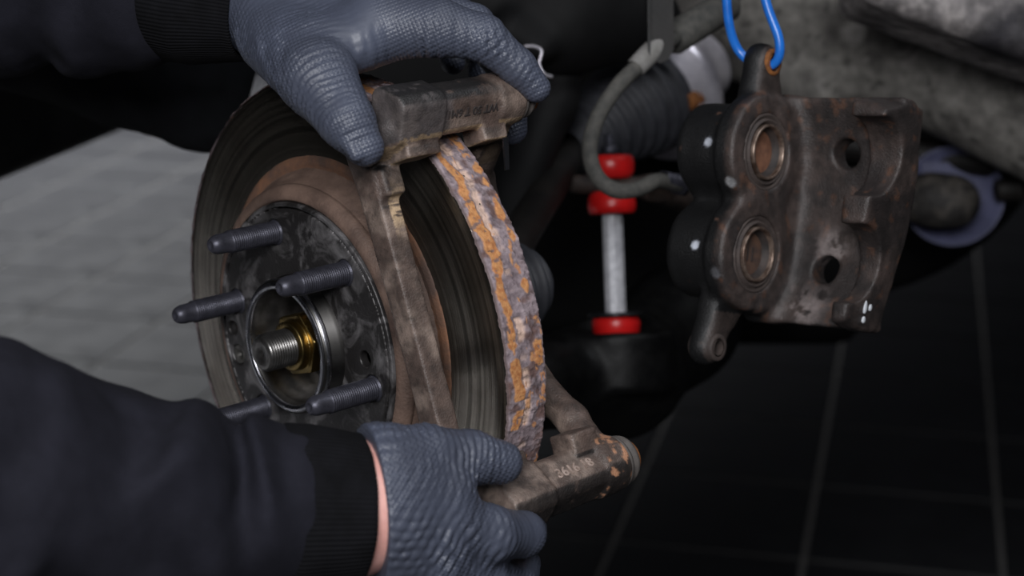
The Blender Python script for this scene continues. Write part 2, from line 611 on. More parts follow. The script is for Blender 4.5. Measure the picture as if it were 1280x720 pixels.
ring_prof = [(XD, 111.2)] + [(XD + (.35 if 154 < r else 0), r) for r in np.linspace(113, 158.2, 20)] + [(XD + .8, 159.0), (XD + 8, 159.2)]
ring_prof += [(XD + TH - 8, 159.2), (XD + TH - .8, 159), (XD + TH, 158)] + [(XD + TH, r) for r in (140, 111)] + [(XD + TH - 4, 108), (XD + 4, 108)]
V, F = lathe(ring_prof, seg=260, closed=True)
put('friction_ring', V, F, m_disc, disc)

# crust of rust on the rim: lumps, orange flakes and pale vent webs as relief + colour
NS, NA = 1400, 44
th = np.repeat(np.arange(NS) * 2 * np.pi / NS, NA)
s = np.tile(np.linspace(0, 1, NA), NS)
arc = th * RD
q3 = np.c_[np.cos(th) * RD / 6., np.sin(th) * RD / 6., s * TH / 6.]
lump = fbm(q3 * 1.0, 11, 4)
fine = fbm(q3 * 3.2, 31, 3)
deg = np.degrees(th)
ring = lambda L, sd, o=2, z=0: fbm(np.c_[np.cos(th) * RD / L, np.sin(th) * RD / L, z + 0 * th], sd, o)
wob = ring(16, 51, 3) - .5
fw = (fbm(q3 * 1.6, 57, 2) - .5)
c1 = .25 + .30 * wob
wid1 = .065 + .15 * (ring(13, 61) - .3)
cont = sstep(176, 162, deg) * sstep(60, 80, deg)
brk = sstep(.46, .52, ring(12, 71))
strength = np.maximum(cont, brk)
o1 = sstep(.025, -.01, np.abs(s - c1) - wid1 * strength + .06 * (1 - strength) + .10 * fw)
c2 = .84 + .16 * wob
o2 = sstep(.025, -.01, np.abs(s - c2) - .14 * sstep(.52, .64, ring(12, 84)) + .05 + .10 * fw)
o3 = sstep(.68, .71, fbm(q3 * np.array([.9, .9, 2.2]), 87, 2)) * (s > .45) * (s < .95)
pale = sstep(.11, .05, np.abs(s - .47 - .2 * wob + .1 * fw)) * sstep(.40, .52, ring(7, 91, 2))
spots = sstep(.68, .73, fbm(q3 * 2.4, 101, 2))
orange = np.clip(np.maximum(np.maximum(o1, o2), o3 * .8), 0, 1) * (1 - .7 * spots)
edge = np.minimum(s, 1 - s)
hgt = 159.2 + 1.3 * sstep(0, .05, edge) + (lump - .5) * 2.2 * (1 - orange * .8) + (fine - .5) * 1.3 * (1 - orange) + .25 * orange
hgt -= 1.0 * pale * (1 - orange)
xs = XD - .25 + s * (TH + .5) + (fine - .5) * .6
V = np.c_[xs, hgt * np.cos(th), hgt * np.sin(th)]
i = np.arange(NS)[:, None]
j = np.arange(NA - 1)[None]
i2 = (i + 1) % NS
F = np.stack([i * NA + j, i2 * NA + j, i2 * NA + j + 1, i * NA + j + 1], -1).reshape(-1, 4)
C = lerp(srgb(112, 99, 103)[None], srgb(148, 134, 138)[None], sstep(.34, .66, lump * .6 + fine * .4))
C = lerp(C, srgb(92, 66, 58)[None], sstep(.52, .7, fbm(q3 * .9, 121, 3)) * .75)
C = lerp(C, srgb(206, 176, 158)[None], pale * .8)
C = lerp(C, lerp(srgb(190, 136, 88)[None], srgb(168, 110, 68)[None], sstep(.4, .7, fine)), orange)
C = lerp(C, srgb(46, 38, 38)[None], spots * .4)
C = lerp(C, srgb(90, 76, 74)[None], (s < .03) * .8)
# dark rim line where the crust breaks off along the swept face
put('rust_crust', V, F, m_rim, disc, C=C)

# ------------------------------------------------------------------ wheel hub
hub = empty('wheel_hub', 'dark wheel hub with six threaded studs, steel collar and brass-coloured axle nut', 'wheel hub', (0, 0, 0))
hprof = [(4, 43.5), (-3, 43.0), (-4, 42.0), (-12.2, 41.6), (-13.2, 40.6), (-13.4, 37.5), (-12.4, 36.2), (-7, 35.4), (2, 34.6), (2.6, 33.2), (14, 32), (19, 28), (21, 22), (21.5, 11)]
V, F = lathe([(a, r) for a, r in hprof], seg=120)
put('hub_collar', V, F[:, ::1], m_nosein, hub)
V, F = lathe([(-9.0, 42.4), (-11.0, 42.4), (-13.6, 40.2), (-13.9, 39.6), (-13.9, 37.0), (-12.8, 36.0), (-9.6, 36.6), (-8.6, 41)], seg=120, closed=True)
put('collar_lip', V, F, m_steel, hub)

tp = [(-2, 8.5), (0, 7.0)]
t = .4
while t < 32:
    tp += [(t, 6.55), (t + .55, 7.05), (t + .95, 7.05), (t + 1.4, 6.55)]
    t += 1.5
tp += [(33.6, 6.5), (34.2, 6.15), (40.5, 6.05), (43, 5.6), (44.9, 4.7), (46.0, 3.7), (46.4, 3.0), (45.4, 2.4), (45.1, .01)]
V, F = lathe([(a, r) for a, r in tp], (0, 0, 0), (-1, 0, 0), seg=36)
stud_me = mesh('wheel_stud', V, F, m_stud)
for a in STUDS:
    inst('wheel_stud', stud_me, hub, (0, 69.85 * math.cos(a), 69.85 * math.sin(a)))

tp = [(-22, 11.6), (6, 11.6)]
t = 6.5
while t < 27.5:
    tp += [(t, 10.9), (t + .7, 11.7), (t + 1.1, 11.7), (t + 1.7, 10.9)]
    t += 1.8
tp += [(28.6, 11.0), (30.0, 9.9), (30.2, 9.2), (30.2, 3.2), (28.4, 1.6), (28.2, .01)]
V, F = lathe(tp, axis=(-1, 0, 0), seg=56)
put('axle_stub', V, F, M('axle_thread_steel', srgb(132, 130, 128), srgb(92, 90, 88), 90, rough=.3, metal=.9), hub)

def f_nut(p):
    y, z = p[:, 1], p[:, 2]
    a0 = math.radians(12)
    hx = np.maximum.reduce([np.abs(y * math.cos(a0 + k * math.pi / 3) + z * math.sin(a0 + k * math.pi / 3)) for k in range(3)]) - 18.2
    rr = np.hypot(y, z)
    d = np.maximum(hx, np.abs(p[:, 0] - 5) - 10)
    d = smax(d, (rr - 20.2 - (p[:, 0] + 5) * .9) * .72, .4)
    col_ = smax(rr - 15.4, np.abs(p[:, 0] + 6) - 4.6, 1.2)
    d = np.minimum(d, col_)
    wsh = smax(rr - 21.5, np.abs(p[:, 0] - 15.5) - 1.8, 1.)
    d = np.minimum(d, wsh)
    return np.maximum(d, 11.3 - rr)
V, F = sdfmesh(f_nut, (-13, -24, -24), (20, 24, 24), .55)
put('axle_nut', V, F, m_gold, hub)

# ------------------------------------------------------------------ caliper bracket
A0 = math.radians(158)
er = np.array([0, math.cos(A0), math.sin(A0)])
et = np.array([0, -math.sin(A0), math.cos(A0)])
BR = np.array([[1, 0, 0], et, er])                  # rows: local x (axle), t (downwards), r (outwards)
def bl(x, t, r):
    return np.array([x, 0, 0]) + t * et + r * er
TOPC, BOTC = np.array([0, -107, 147.]), np.array([0, 113, 151.])
def arm_axes(deg):
    a_ = math.radians(deg)                      # turn of the arm section about the axle direction
    return math.cos(a_) * er + math.sin(a_) * et, math.cos(a_) * et - math.sin(a_) * er
TF, TS_ = arm_axes(34)                          # upper arm: text face looks out and down, dark face up
BF, BS_ = arm_axes(-38)
def f_bracket(p):
    q = p @ BR.T
    def bxx(c, h, r):
        return box(q - np.array(c), h, r)
    def arm(c, f_, s_, big):
        o_ = c[1] * et + c[2] * er
        m_ = np.c_[p[:, 0], (p - o_) @ s_, (p - o_) @ f_]
        k_ = 1.08 if big else 1.
        d = smax(box(m_ - np.array([37, 0, 0]), (44, 13.2 * k_, 12.2 * k_), 1.6), (np.abs(m_[:, 1]) + np.abs(m_[:, 2]) - 21.0 * k_) * .71, 2.)
        sh = smax(box(m_ - np.array([8, 0, 0]), (16, 15.2 * k_, 14.2 * k_), 1.8), (np.abs(m_[:, 1]) + np.abs(m_[:, 2]) - 24.5 * k_) * .71, 2.)
        d = smin(d, sh, 2.)
        d = smin(d, cyl(m_ - np.array([76, 0, 0]), 0, 15.2 * k_, 9.5, 2), 3)
        d = smin(d, cyl(m_ - np.array([82, 0, 0]), 0, 14.2 * k_, 5, 1.2), 1.5)
        return d
    # arms with pad abutments
    d = arm(TOPC, TF, TS_, False)
    d = smin(d, bxx((9, -89, 141), (12, 6.5, 11), 1.6), 2)
    d = smin(d, bxx((63, -90, 142), (9, 6, 10), 1.6), 2)
    e = arm(BOTC, BF, BS_, True)
    e = smin(e, bxx((9, 95, 145), (11.5, 7, 11), 1.6), 2)
    e = smin(e, bxx((62, 95, 150), (10, 7, 10), 1.6), 2)
    d = np.minimum(d, e)
    # outboard bar
    wd = 9.6 - 1.6 * np.cos(np.clip(q[:, 1] / 95, -1, 1) * math.pi / 2)
    qb = q.copy()
    qb[:, 2] = (q[:, 2] - 118.5 - 1.5 * np.cos(np.clip(q[:, 1] / 95, -1, 1) * math.pi / 2)) * 9 / wd
    bar = box(qb - np.array([-5, 4, 0]), (7.2, 100, 9), 1.6)
    bar = smin(bar, caps(q, (-4, -92, 118), (0, -100, 143), 9.5, 12), 6)
    bar = smin(bar, caps(q, (-4, 98, 118), (0, 108, 145), 9.5, 12), 6)
    bar = smin(bar, bxx((-3, -74, 128), (7, 8, 6), 2), 5)
    d = smin(d, bar, 3)
    # inboard carrier bridge tucked behind the disc, with the legs up to both arms
    inb = box(q - np.array([88, 4, 92]), (8, 74, 13), 3)
    inb = smin(inb, caps(q, (84, -72, 100), (80, -100, 138), 10, 10), 8)
    lg = smin(caps(q, (88, 60, 100), (86, 84, 126), 11, 9), caps(q, (86, 84, 126), (80, 104, 143), 9, 11), 6)
    inb = smin(inb, lg, 8)
    d = smin(d, inb, 4)
    d = d + .35 * (vnoise(p / 7., 3) - .5) + .3 * (vnoise(p / 2.2, 5) - .5)
    return d
cor = np.array([bl(x, t, r) for x in (-24, 104) for t in (-130, 140) for r in (65, 176)])
V, F = sdfmesh(f_bracket, cor.min(0), cor.max(0), 1.1)
Nv = vnormals(V, F)
q = V @ BR.T
n1_ = fbm(V / 16., 7, 4)
n2_ = fbm(V / 5., 17, 3)
C = lerp(srgb(120, 105, 96)[None], srgb(80, 67, 61)[None], sstep(.36, .62, n1_))
C = lerp(C, srgb(58, 48, 44)[None], sstep(.55, .7, n2_) * .6)
nup, nlow = Nv @ TF, Nv @ BF
blk = sstep(.35, .75, Nv @ -TS_) * (q[:, 1] < -60) * sstep(74, 56, q[:, 0] + 16 * (n1_ - .5))     # darker on the upper arm's upward face, ending inboard
lowblk = sstep(.2, .6, Nv @ BS_) * (q[:, 1] > 100) * (q[:, 2] > 128) * sstep(98, 80, q[:, 0])
shld = sstep(32, 26, q[:, 0] + 8 * (n2_ - .5)) * (q[:, 1] < -92)
C = lerp(C, srgb(72, 69, 70)[None], shld * .75)
C = lerp(C, srgb(30, 28, 28)[None], np.clip(np.maximum(blk, lowblk * .9), 0, 1) * sstep(.78, .6, n2_))
worn = np.exp(-(((q[:, 1] + 58) / 9) ** 2)) * (q[:, 0] > -6) * (q[:, 2] > 118) * (q[:, 2] < 140)
C = lerp(C, srgb(200, 172, 138)[None], np.clip(worn * 1.3 * sstep(.35, .5, fbm(V / np.array([8., 8., 1.2]), 23, 2)), 0, 1) * .8)
C = lerp(C, srgb(176, 128, 98)[None], sstep(.56, .64, n2_) * (q[:, 0] > 62) * (q[:, 1] > 95) * (q[:, 0] < 86) * .8)
C = lerp(C, srgb(158, 134, 102)[None], (Nv @ et > .6) * (q[:, 1] < -75) * (q[:, 1] > -94) * .5)
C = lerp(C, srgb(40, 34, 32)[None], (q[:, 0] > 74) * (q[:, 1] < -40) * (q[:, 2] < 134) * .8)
bracket = empty('caliper_bracket', 'brown rusty cast caliper bracket straddling the disc, held by both gloved hands', 'bracket', bl(40, 113, 151))
put('casting', V, F, m_cast, bracket, C=C)
m_pinboot = M('dusty_pin_boot', srgb(96, 90, 86), srgb(70, 66, 64), 120, rough=.6)
for t_, r_, rr in ((-107, 147, 13.4), (113, 151, 14.6)):
    V, F = lathe([(84, 4), (84, rr + 1), (86, rr + 1.6), (88, rr + .4), (89, rr - 1.4), (90.2, rr - 1.4), (91.6, rr), (94, rr - .6), (96, rr - 3.2), (96.4, 5)], bl(0, t_, r_), seg=48)
    b_ = put('pin_boot', V, F, m_pinboot, bracket)
    V, F = lathe([(94, 8.6), (99, 9.0), (101.6, 7.4), (102, 5.0), (100.6, 4.6), (100.5, .01)], bl(0, t_, r_), seg=6)
    put('guide_bolt', V, F, m_rustorange, b_, smooth=False)
    V, F = lathe([(92, 8.5), (97.5, 10.6), (98.6, 10.4), (99.2, 8.6), (99, .01)], bl(0, t_, r_), seg=32)
    put('bolt_flange', V, F, m_rustorange, b_)

def text_obj(body, size, origin, xdir, ydir, depth, mat, parent, name='cast_lettering'):
    cu_ = bpy.data.curves.new(name, 'FONT')
    cu_.body = body
    cu_.size = size * S
    cu_.extrude = depth * S
    cu_.bevel_depth = .25 * S
    cu_.align_x = 'CENTER'
    cu_.align_y = 'CENTER'
    tmp = bpy.data.objects.new('tmp', cu_)
    col.objects.link(tmp)
    dg = bpy.context.evaluated_depsgraph_get()
    me = bpy.data.meshes.new_from_object(tmp.evaluated_get(dg))
    bpy.data.objects.remove(tmp)
    bpy.data.curves.remove(cu_)
    v = np.zeros(len(me.vertices) * 3)
    me.vertices.foreach_get('co', v)
    v = v.reshape(-1, 3) / S
    xd = np.asarray(xdir, float) / np.linalg.norm(xdir)
    yd = np.asarray(ydir, float)
    yd = yd - xd * (yd @ xd)
    yd /= np.linalg.norm(yd)
    zd = np.cross(xd, yd)
    V = np.asarray(origin) + v[:, :1] * xd + v[:, 1:2] * yd + v[:, 2:] * zd
    F = [tuple(p.vertices) for p in me.polygons]
    bpy.data.meshes.remove(me)
    return put(name, V, F, mat, parent, smooth=False)

pc = [bl(68, -84, 150), bl(72, -84, 150), bl(70, -66, 146), bl(67, -66, 146)]
V = np.array(pc + [a_ + er * 1.2 for a_ in pc])
put('pad_clip', V, [(3, 2, 1, 0), (4, 5, 6, 7), (0, 1, 5, 4), (1, 2, 6, 5), (2, 3, 7, 6), (3, 0, 4, 7)], m_steel, bracket, smooth=False)
m_letter_dark = M('grimy_letter', srgb(52, 44, 42), srgb(36, 32, 31), 200, rough=.7)
m_letter = M('worn_letter_edge', srgb(168, 150, 140), srgb(118, 100, 90), 260, rough=.6)
# upper arm: cast upside down on the camera-side face (outward face of the arm)
text_obj('WT 50 T 6M1', 6.6, np.array([45., 0, 0]) + TOPC[1] * et + TOPC[2] * er + TF * 12.1 + TS_ * -1.5, (-1, 0, 0), TS_, .3, m_letter_dark, bracket)
text_obj('3616 18', 8.6, np.array([46., 0, 0]) + BOTC[1] * et + BOTC[2] * er + BF * 13.1 + BS_ * 2, (1, 0, 0), -BS_, .4, m_letter, bracket)

# ------------------------------------------------------------------ gloved hands and sleeves
person = empty('person', 'mechanic reaching in from the left in dark jacket and blue-black nitrile gloves', 'person', P(-250, 420, 980))

def chain(p, pts, k=6):
    d = None
    for (a, ra), (b, rb) in zip(pts[:-1], pts[1:]):
        c = caps(p, a, b, ra, rb)
        d = c if d is None else smin(d, c, k)
    return d

def hand(name, chains, palm, wrinkles, ax, ay, smooth_spots, nail, cut=None, lo_pad=34):
    """chains: fingers as joint lists; palm: capsules blended softly; one continuous glove surface"""
    def fn(p):
        d = None
        for a, b in palm:
            c = caps(p, a[0], b[0], a[1], b[1])
            d = c if d is None else smin(d, c, 16)
        for ch in chains:
            d = smin(d, chain(p, ch, 4), 7)
        for (a, b, amp, wl, rad) in wrinkles:
            ab = b - a
            L = np.linalg.norm(ab)
            u = (p - a) @ ab / L
            dist = np.linalg.norm(p - a - np.clip(u / L, 0, 1)[:, None] * ab, axis=1)
            g = np.exp(-(dist / rad) ** 2)
            wv = np.abs(np.sin(u * math.pi / wl + 2.4 * fbm(p / 16., 5, 2) * 2.2)) ** .7
            d = d - amp * g * (wv - .6) * (.3 + 1.2 * vnoise(p / 11., 9))
        d = smin(d, caps(p, nail[0], nail[1], 4.6, 4.2), 1.6)
        d = d - .9 * (fbm(p / 20., 41, 2) - .5)
        if cut is not None:
            d = np.maximum(d, (cut[0] - p) @ cut[1])
        return d
    allp = np.array([q[0] for ch in chains for q in ch] + [q[0] for pr in palm for q in pr])
    V, F = sdfmesh(fn, allp.min(0) - lo_pad, allp.max(0) + lo_pad, 1.3)
    wgt = np.ones(len(V))
    for c, r in smooth_spots:
        wgt *= 1 - .95 * np.exp(-(np.linalg.norm(V - c, axis=1) / r) ** 2)
    wgt *= .12 + .88 * sstep(.36, .56, fbm(V / 24., 77, 2))
    ax = ax / np.linalg.norm(ax)
    ay = ay - ax * (ay @ ax)
    ay /= np.linalg.norm(ay)
    T = np.c_[V @ ax, V @ ay, wgt]
    return put(name, V, F, m_glove, person, T=T)

# upper hand: palm down over the upper arm of the bracket, thumb towards the camera
U = lambda x, y, d, r: (P(x, y, d), r)
th_u = [U(352, 40, 985, 27), U(398, 98, 925, 21), U(434, 152, 906, 14.8), U(456, 184, 905, 10.6)]
ix_u = [U(470, 32, 955, 20.5), U(545, 34, 948, 16.5), U(603, 47, 950, 12.8), U(648, 84, 957, 10.2), U(670, 110, 962, 8.4)]
mi_u = [U(470, 2, 985, 19), U(592, 32, 1000, 12.6), U(636, 92, 1026, 10.6), U(640, 162, 1022, 9.4)]
ri_u = [U(448, -26, 1012, 18), U(560, 2, 1042, 12), U(604, 70, 1070, 10.4), U(606, 130, 1062, 9)]
pk_u = [U(425, -46, 1042, 16), U(515, -26, 1078, 10.8), U(560, 30, 1100, 9.2), U(566, 78, 1096, 8)]
palm_u = [(U(300, 6, 1018, 29), U(352, 8, 1000, 29)), (U(352, 8, 1000, 29), U(470, 24, 962, 22)), (U(352, 0, 1005, 27), U(470, -4, 990, 20)),
          (U(352, -10, 1012, 26), U(448, -28, 1015, 19)), (U(352, -16, 1018, 25), U(425, -46, 1042, 17)),
          (U(400, 62, 945, 20), U(448, 52, 945, 17))]
wr_u = [(P(330, 62, 975), P(372, 112, 925), 2.6, 3.6, 24), (P(366, 40, 945), P(424, 135, 900), 2.0, 4.0, 22),
        (P(545, 66, 935), P(622, 60, 935), 2.0, 5.5, 17), (P(618, 55, 940), P(662, 98, 945), 1.6, 4.6, 12), (P(420, 116, 895), P(444, 172, 888), 1.0, 4.5, 14),
        (P(470, 70, 930), P(540, 60, 930), 1.2, 7, 16)]
hand('glove', [th_u, ix_u, mi_u, ri_u, pk_u], palm_u, wr_u, cr - .4 * cu, cu + .4 * cr, [(P(440, 40, 930), 20), (P(640, 95, 940), 14), (P(345, 70, 960), 24)], (P(433, 175, 898), P(446, 193, 897)))

# lower hand: thumb in front of the lower arm, fingers closing beneath it
RAX = (P(446, 640, 848) - P(352, 638, 834))
RAX /= np.linalg.norm(RAX)
th_r = [U(478, 588, 850, 24), U(530, 574, 862, 17.5), U(588, 572, 880, 14.2), U(627, 579, 890, 11.6)]
ix_r = [U(540, 655, 858, 19), U(612, 667, 876, 14.6), U(654, 668, 902, 11.8), U(662, 660, 932, 9.8)]
mi_r = [U(530, 700, 862, 20), U(600, 724, 888, 14.4), U(645, 735, 925, 11.5), U(655, 705, 955, 9.8)]
ri_r = [U(515, 745, 868, 18), U(580, 785, 900, 13.4), U(625, 785, 938, 11), U(640, 752, 965, 9.4)]
pk_r = [U(495, 775, 876, 16), U(550, 815, 908, 11.6), U(590, 820, 938, 9.8), U(605, 795, 962, 8.4)]
palm_r = [(U(436, 640, 846, 33), U(462, 638, 850, 33)), (U(462, 632, 850, 32), U(540, 650, 858, 21)), (U(462, 655, 852, 32), U(530, 705, 862, 20)),
          (U(462, 670, 856, 30), U(515, 745, 868, 19)), (U(462, 680, 860, 28), U(495, 775, 876, 17)), (U(480, 596, 850, 22), U(548, 612, 862, 17))]
wr_r = [(P(476, 536, 845), P(520, 552, 855), 1.8, 4.0, 18), (P(555, 575, 858), P(612, 575, 868), 2.0, 4.2, 18), (P(520, 640, 836), P(600, 690, 846), 1.9, 5.5, 24),
        (P(486, 560, 830), P(492, 680, 825), 1.4, 5, 22), (P(560, 690, 840), P(640, 680, 870), 1.2, 5, 18)]
hand('glove', [th_r, ix_r, mi_r, ri_r, pk_r], palm_r, wr_r, cr + .25 * cu, cu - .25 * cr, [(P(560, 590, 850), 12), (P(655, 660, 890), 12), (P(480, 560, 840), 16)], (P(622, 560, 888), P(640, 566, 893)), (P(486, 600, 812), RAX + .12 * cu))

# bare wrists and forearms inside the sleeves (one continuous limb each, seen between cuff and glove)
for pts in ([U(-120, -20, 1090, 36), U(150, -16, 1040, 32), U(300, 6, 1018, 26), U(345, 10, 1002, 25)],
            [U(-120, 620, 730, 36), U(200, 635, 800, 32), U(420, 638, 845, 31), U(464, 634, 850, 31.5), U(496, 640, 856, 20)]):
    a = np.array([q[0] for q in pts])
    V, F = sdfmesh(lambda p: chain(p, pts, 12), a.min(0) - 60, a.max(0) + 60, 3)
    put('forearm', V, F, m_skin, person)

def sleeve(pts, folds, cuffpts, vox=2.4):
    """hollow cloth tube with folds + rib-knit cuff"""
    a = np.array([q[0] for q in pts])
    end = pts[-1][0]
    ax = pts[-1][0] - pts[-2][0]
    ax /= np.linalg.norm(ax)
    def fn(p):
        d = chain(p, pts, 25)
        for (c, dirv, amp, wl, rad) in folds:
            dirv = dirv / np.linalg.norm(dirv)
            u = (p - c) @ dirv
            g = np.exp(-(np.linalg.norm(p - c, axis=1) / rad) ** 2)
            d = d - amp * g * np.sin(u * 2 * math.pi / wl + 5 * fbm(p / 45., 3, 2))
        d = d - 5 * (fbm(p / 42., 13, 2) - .5)
        return np.maximum(d, (p - end) @ ax)
    V, F = sdfmesh(fn, a.min(0) - 90, a.max(0) + 90, vox)
    so = put('sleeve', V, F, m_cloth, person)
    # cuff: folded rib band, closed over its end, gathered slightly
    (c0, r0), (c1, r1) = cuffpts
    axc, b, c = frame(c1 - c0)
    L = np.linalg.norm(c1 - c0)
    prof = [(-L * .15, r0 * .9), (0, r0), (L * .3, r0 * .985), (L * .6, (r0 + r1) / 2), (L * .9, r1), (L * .985, r1 * .995), (L, r1 * .97), (L * .985, r1 * .93), (L * .7, r1 * .9)]
    seg = 160
    prof = np.array(prof)
    # resample
    th = np.arange(seg) * 2 * np.pi / seg
    V = (c0 + prof[:, 0][:, None, None] * axc + prof[:, 1][:, None, None] * (np.cos(th)[None, :, None] * b + np.sin(th)[None, :, None] * c)).reshape(-1, 3)
    n = len(prof)
    V = V + (fbm(V / 22., 19, 2) - .5)[:, None] * 4 * ((V - c0) - ((V - c0) @ axc)[:, None] * axc) / r0
    F = np.array([(i_ * seg + j_, i_ * seg + (j_ + 1) % seg, (i_ + 1) * seg + (j_ + 1) % seg, (i_ + 1) * seg + j_) for i_ in range(n - 1) for j_ in range(seg)])
    ang = np.tile(th, n)
    T = np.c_[np.round(ang * r0 / 2.6 * 1e6) / 1e6 * 2.6, np.zeros(len(V)), np.zeros(len(V))]
    put('cuff', V, F[:, ::-1], m_cuff, so, T=T)
    return so

sleeve([U(-330, -40, 1130, 78), U(-60, -38, 1078, 64), U(130, -32, 1045, 55), U(240, -18, 1026, 46)],
       [(P(150, 20, 1000), cr + .2 * cu, 5, 42, 70), (P(30, 30, 1030), cr - .4 * cu, 5, 50, 80)],
       (U(222, -16, 1026, 45), U(322, 4, 1010, 36.5)))
sleeve([U(-360, 600, 650, 76), U(-40, 612, 745, 61), U(170, 632, 796, 49), U(366, 640, 836, 42.5)],
       [(P(250, 560, 780), cr + .35 * cu, 4.5, 34, 75), (P(120, 540, 730), cr - .3 * cu, 5, 46, 90), (P(330, 580, 780), cr + .2 * cu, 3.5, 24, 50), (P(20, 520, 690), cr - .6 * cu, 5, 60, 90)],
       (U(354, 639, 834, 44), U(443, 640, 848, 40.5)))
# loose hem of the jacket hanging behind the disc
def f_hem(p):
    d = chain(p, [U(20, 20, 1330, 60), U(150, 60, 1300, 52), U(235, 110, 1275, 40), U(262, 150, 1265, 22)], 30)
    d = smin(d, caps(p, P(210, 30, 1290), P(280, 40, 1290), 46, 30), 30)
    return d - 8 * (fbm(p / 38., 29, 3) - .5)
a = np.array([P(20, 20, 1330), P(300, 150, 1265), P(250, -40, 1290)])
V, F = sdfmesh(f_hem, a.min(0) - 80, a.max(0) + 80, 3)
put('jacket_hem', V, F, m_trouser, person)

# jacket torso leaning in, left of the picture
tC = P(-760, 200, 1080)
def f_torso(p):
    q = p - tC
    d = (np.linalg.norm(q / np.array([170., 200., 330.]), axis=1) - 1) * 170
    d = smin(d, caps(p, P(-330, -40, 1130), P(-560, -140, 1130), 78, 92), 50)
    d = smin(d, caps(p, P(-360, 600, 620), P(-620, 120, 820), 76, 92), 50)
    return d - 10 * (fbm(p / 60., 3, 2) - .5)
V, F = sdfmesh(f_torso, tC - 420, tC + 520, 9)
put('jacket', V, F, m_cloth, person)

# ------------------------------------------------------------------ hanging caliper
CO = P(951, 254, 1080)
mn = .995 * cr - .1 * cu
cU = .745 * mn - .667 * cv
cV = .1 * cr + .995 * cu
cW = .667 * mn + .745 * cv
CR = np.array([cU, cV, cW])
def cl(u, v, w_):
    return CO + u * cU + v * cV + w_ * cW
def f_cal(p):
    q = (p - CO) @ CR.T
    u, v, w_ = q.T
    d = cyl(q - np.array([-26, 33, 0]), 0, 31, 25, 6)
    d = np.minimum(d, cyl(q - np.array([-26, -33, 0]), 0, 31, 25, 6))
    fl = smin(cyl(q - np.array([-8, 33, 0]), 0, 37, 8, 3), cyl(q - np.array([-8, -33, 0]), 0, 37, 8, 3), 10)
    d = smin(d, fl, 5)
    d = smin(d, box(q - np.array([-24, 0, 8]), (22, 34, 20), 6), 8)
    # bridge (curved slab) and shoulders
    wb = w_ + .0030 * (v ** 2) - 6
    qb = np.c_[u, v, wb]
    br_ = box(qb - np.array([30, -1, 46.5]), (50, 74, 8.5), 3)
    br_ = smax(br_, u - 75 - .12 * v, 3)
    br_ = smin(br_, box(q - np.array([-12, -1, 26]), (12, 70, 16), 6), 14)
    d = smin(d, br_, 7)
    # finger wall with two round cut-outs
    taper = (u - 60) * .0
    wall = box(np.c_[u, v, w_] - np.array([68.5, -2, 29]), (12.5, 74, 24), 2.5)
    wall = smax(wall, (np.abs(v + 2) - 76 + .30 * np.maximum(0, 30 - w_) + .25 * (u - 60)), 3)
    wall = smax(wall, (u - 75 - .12 * v), 3)
    d = smin(d, wall, 2)
    for vc in (33, -34):
        hole = np.hypot(v - vc, np.maximum(w_ - 9, 0)) - 24.5
        cut = smax(hole, 50 - u, 1)
        d = smax(d, -cut, 1.0)
    # windows through the bridge
    for uu, vv in ((35, 38), (28, -38)):
        d = smax(d, -smax(np.hypot(u - uu, v - vv) - 9.5, 22 - w_, 2), 2)
    # bores behind the dust boots
    for vc in (33, -33):
        d = smax(d, -smax(np.hypot(v - vc, w_) - 24.5, -8 - u, 1), 1)
    # guide ears
    ear = smin(caps(q, (-14, 62, 6), (-14, 92, 5), 17, 12.5), caps(q, (-14, 45, 18), (-14, 66, 8), 15), 8)
    ear = smax(ear, np.abs(u + 13) - 8.5, 3)
    ear2 = smin(caps(q, (-20, -66, -6), (-20, -95, -18), 14, 12), caps(q, (-20, -40, 2), (-20, -66, -6), 16), 8)
    ear2 = smax(ear2, np.abs(u + 18) - 8, 3)
    d = smin(d, smin(ear, ear2, 1), 4)
    d = smax(d, -(np.hypot(v - 92, w_ - 5) - 6.0), 1.5)
    d = smax(d, -(np.hypot(v + 95, w_ + 18) - 5.6), 1.5)
    return d + .6 * (vnoise(p / 8., 3) - .5)
cor = np.array([cl(a_, b_, c_) for a_ in (-56, 92) for b_ in (-114, 110) for c_ in (-44, 62)])
V, F = sdfmesh(f_cal, cor.min(0), cor.max(0), 1.4)
Nv = vnormals(V, F)
q = (V - CO) @ CR.T
n1_ = fbm(V / 18., 7, 4)
n2_ = fbm(V / 6., 27, 3)
C = lerp(srgb(62, 53, 50)[None], srgb(43, 38, 37)[None], sstep(.35, .65, n1_))
C = lerp(C, srgb(100, 68, 50)[None], sstep(.64, .74, n2_) * .4)
pale = np.exp(-(((q[:, 0] - 30) / 9) ** 2 + ((q[:, 1] + 24) / 10) ** 2)) + .7 * np.exp(-(((q[:, 0] - 22) / 12) ** 2 + ((q[:, 1] + 66) / 12) ** 2))
C = lerp(C, srgb(128, 118, 116)[None], np.clip(pale * sstep(.4, .5, n2_) * 1.4, 0, .85))
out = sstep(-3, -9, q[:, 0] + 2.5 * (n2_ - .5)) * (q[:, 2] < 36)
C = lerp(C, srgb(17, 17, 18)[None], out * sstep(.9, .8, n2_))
C = lerp(C, srgb(58, 50, 47)[None], ((np.abs(q[:, 1]) > 72) & (Nv @ cU > .5)) * .8)
C = lerp(C, srgb(24, 22, 22)[None], sstep(0, 1, Nv @ cU - .75 + .0 * q[:, 0]) * (q[:, 0] > 62) * .0)
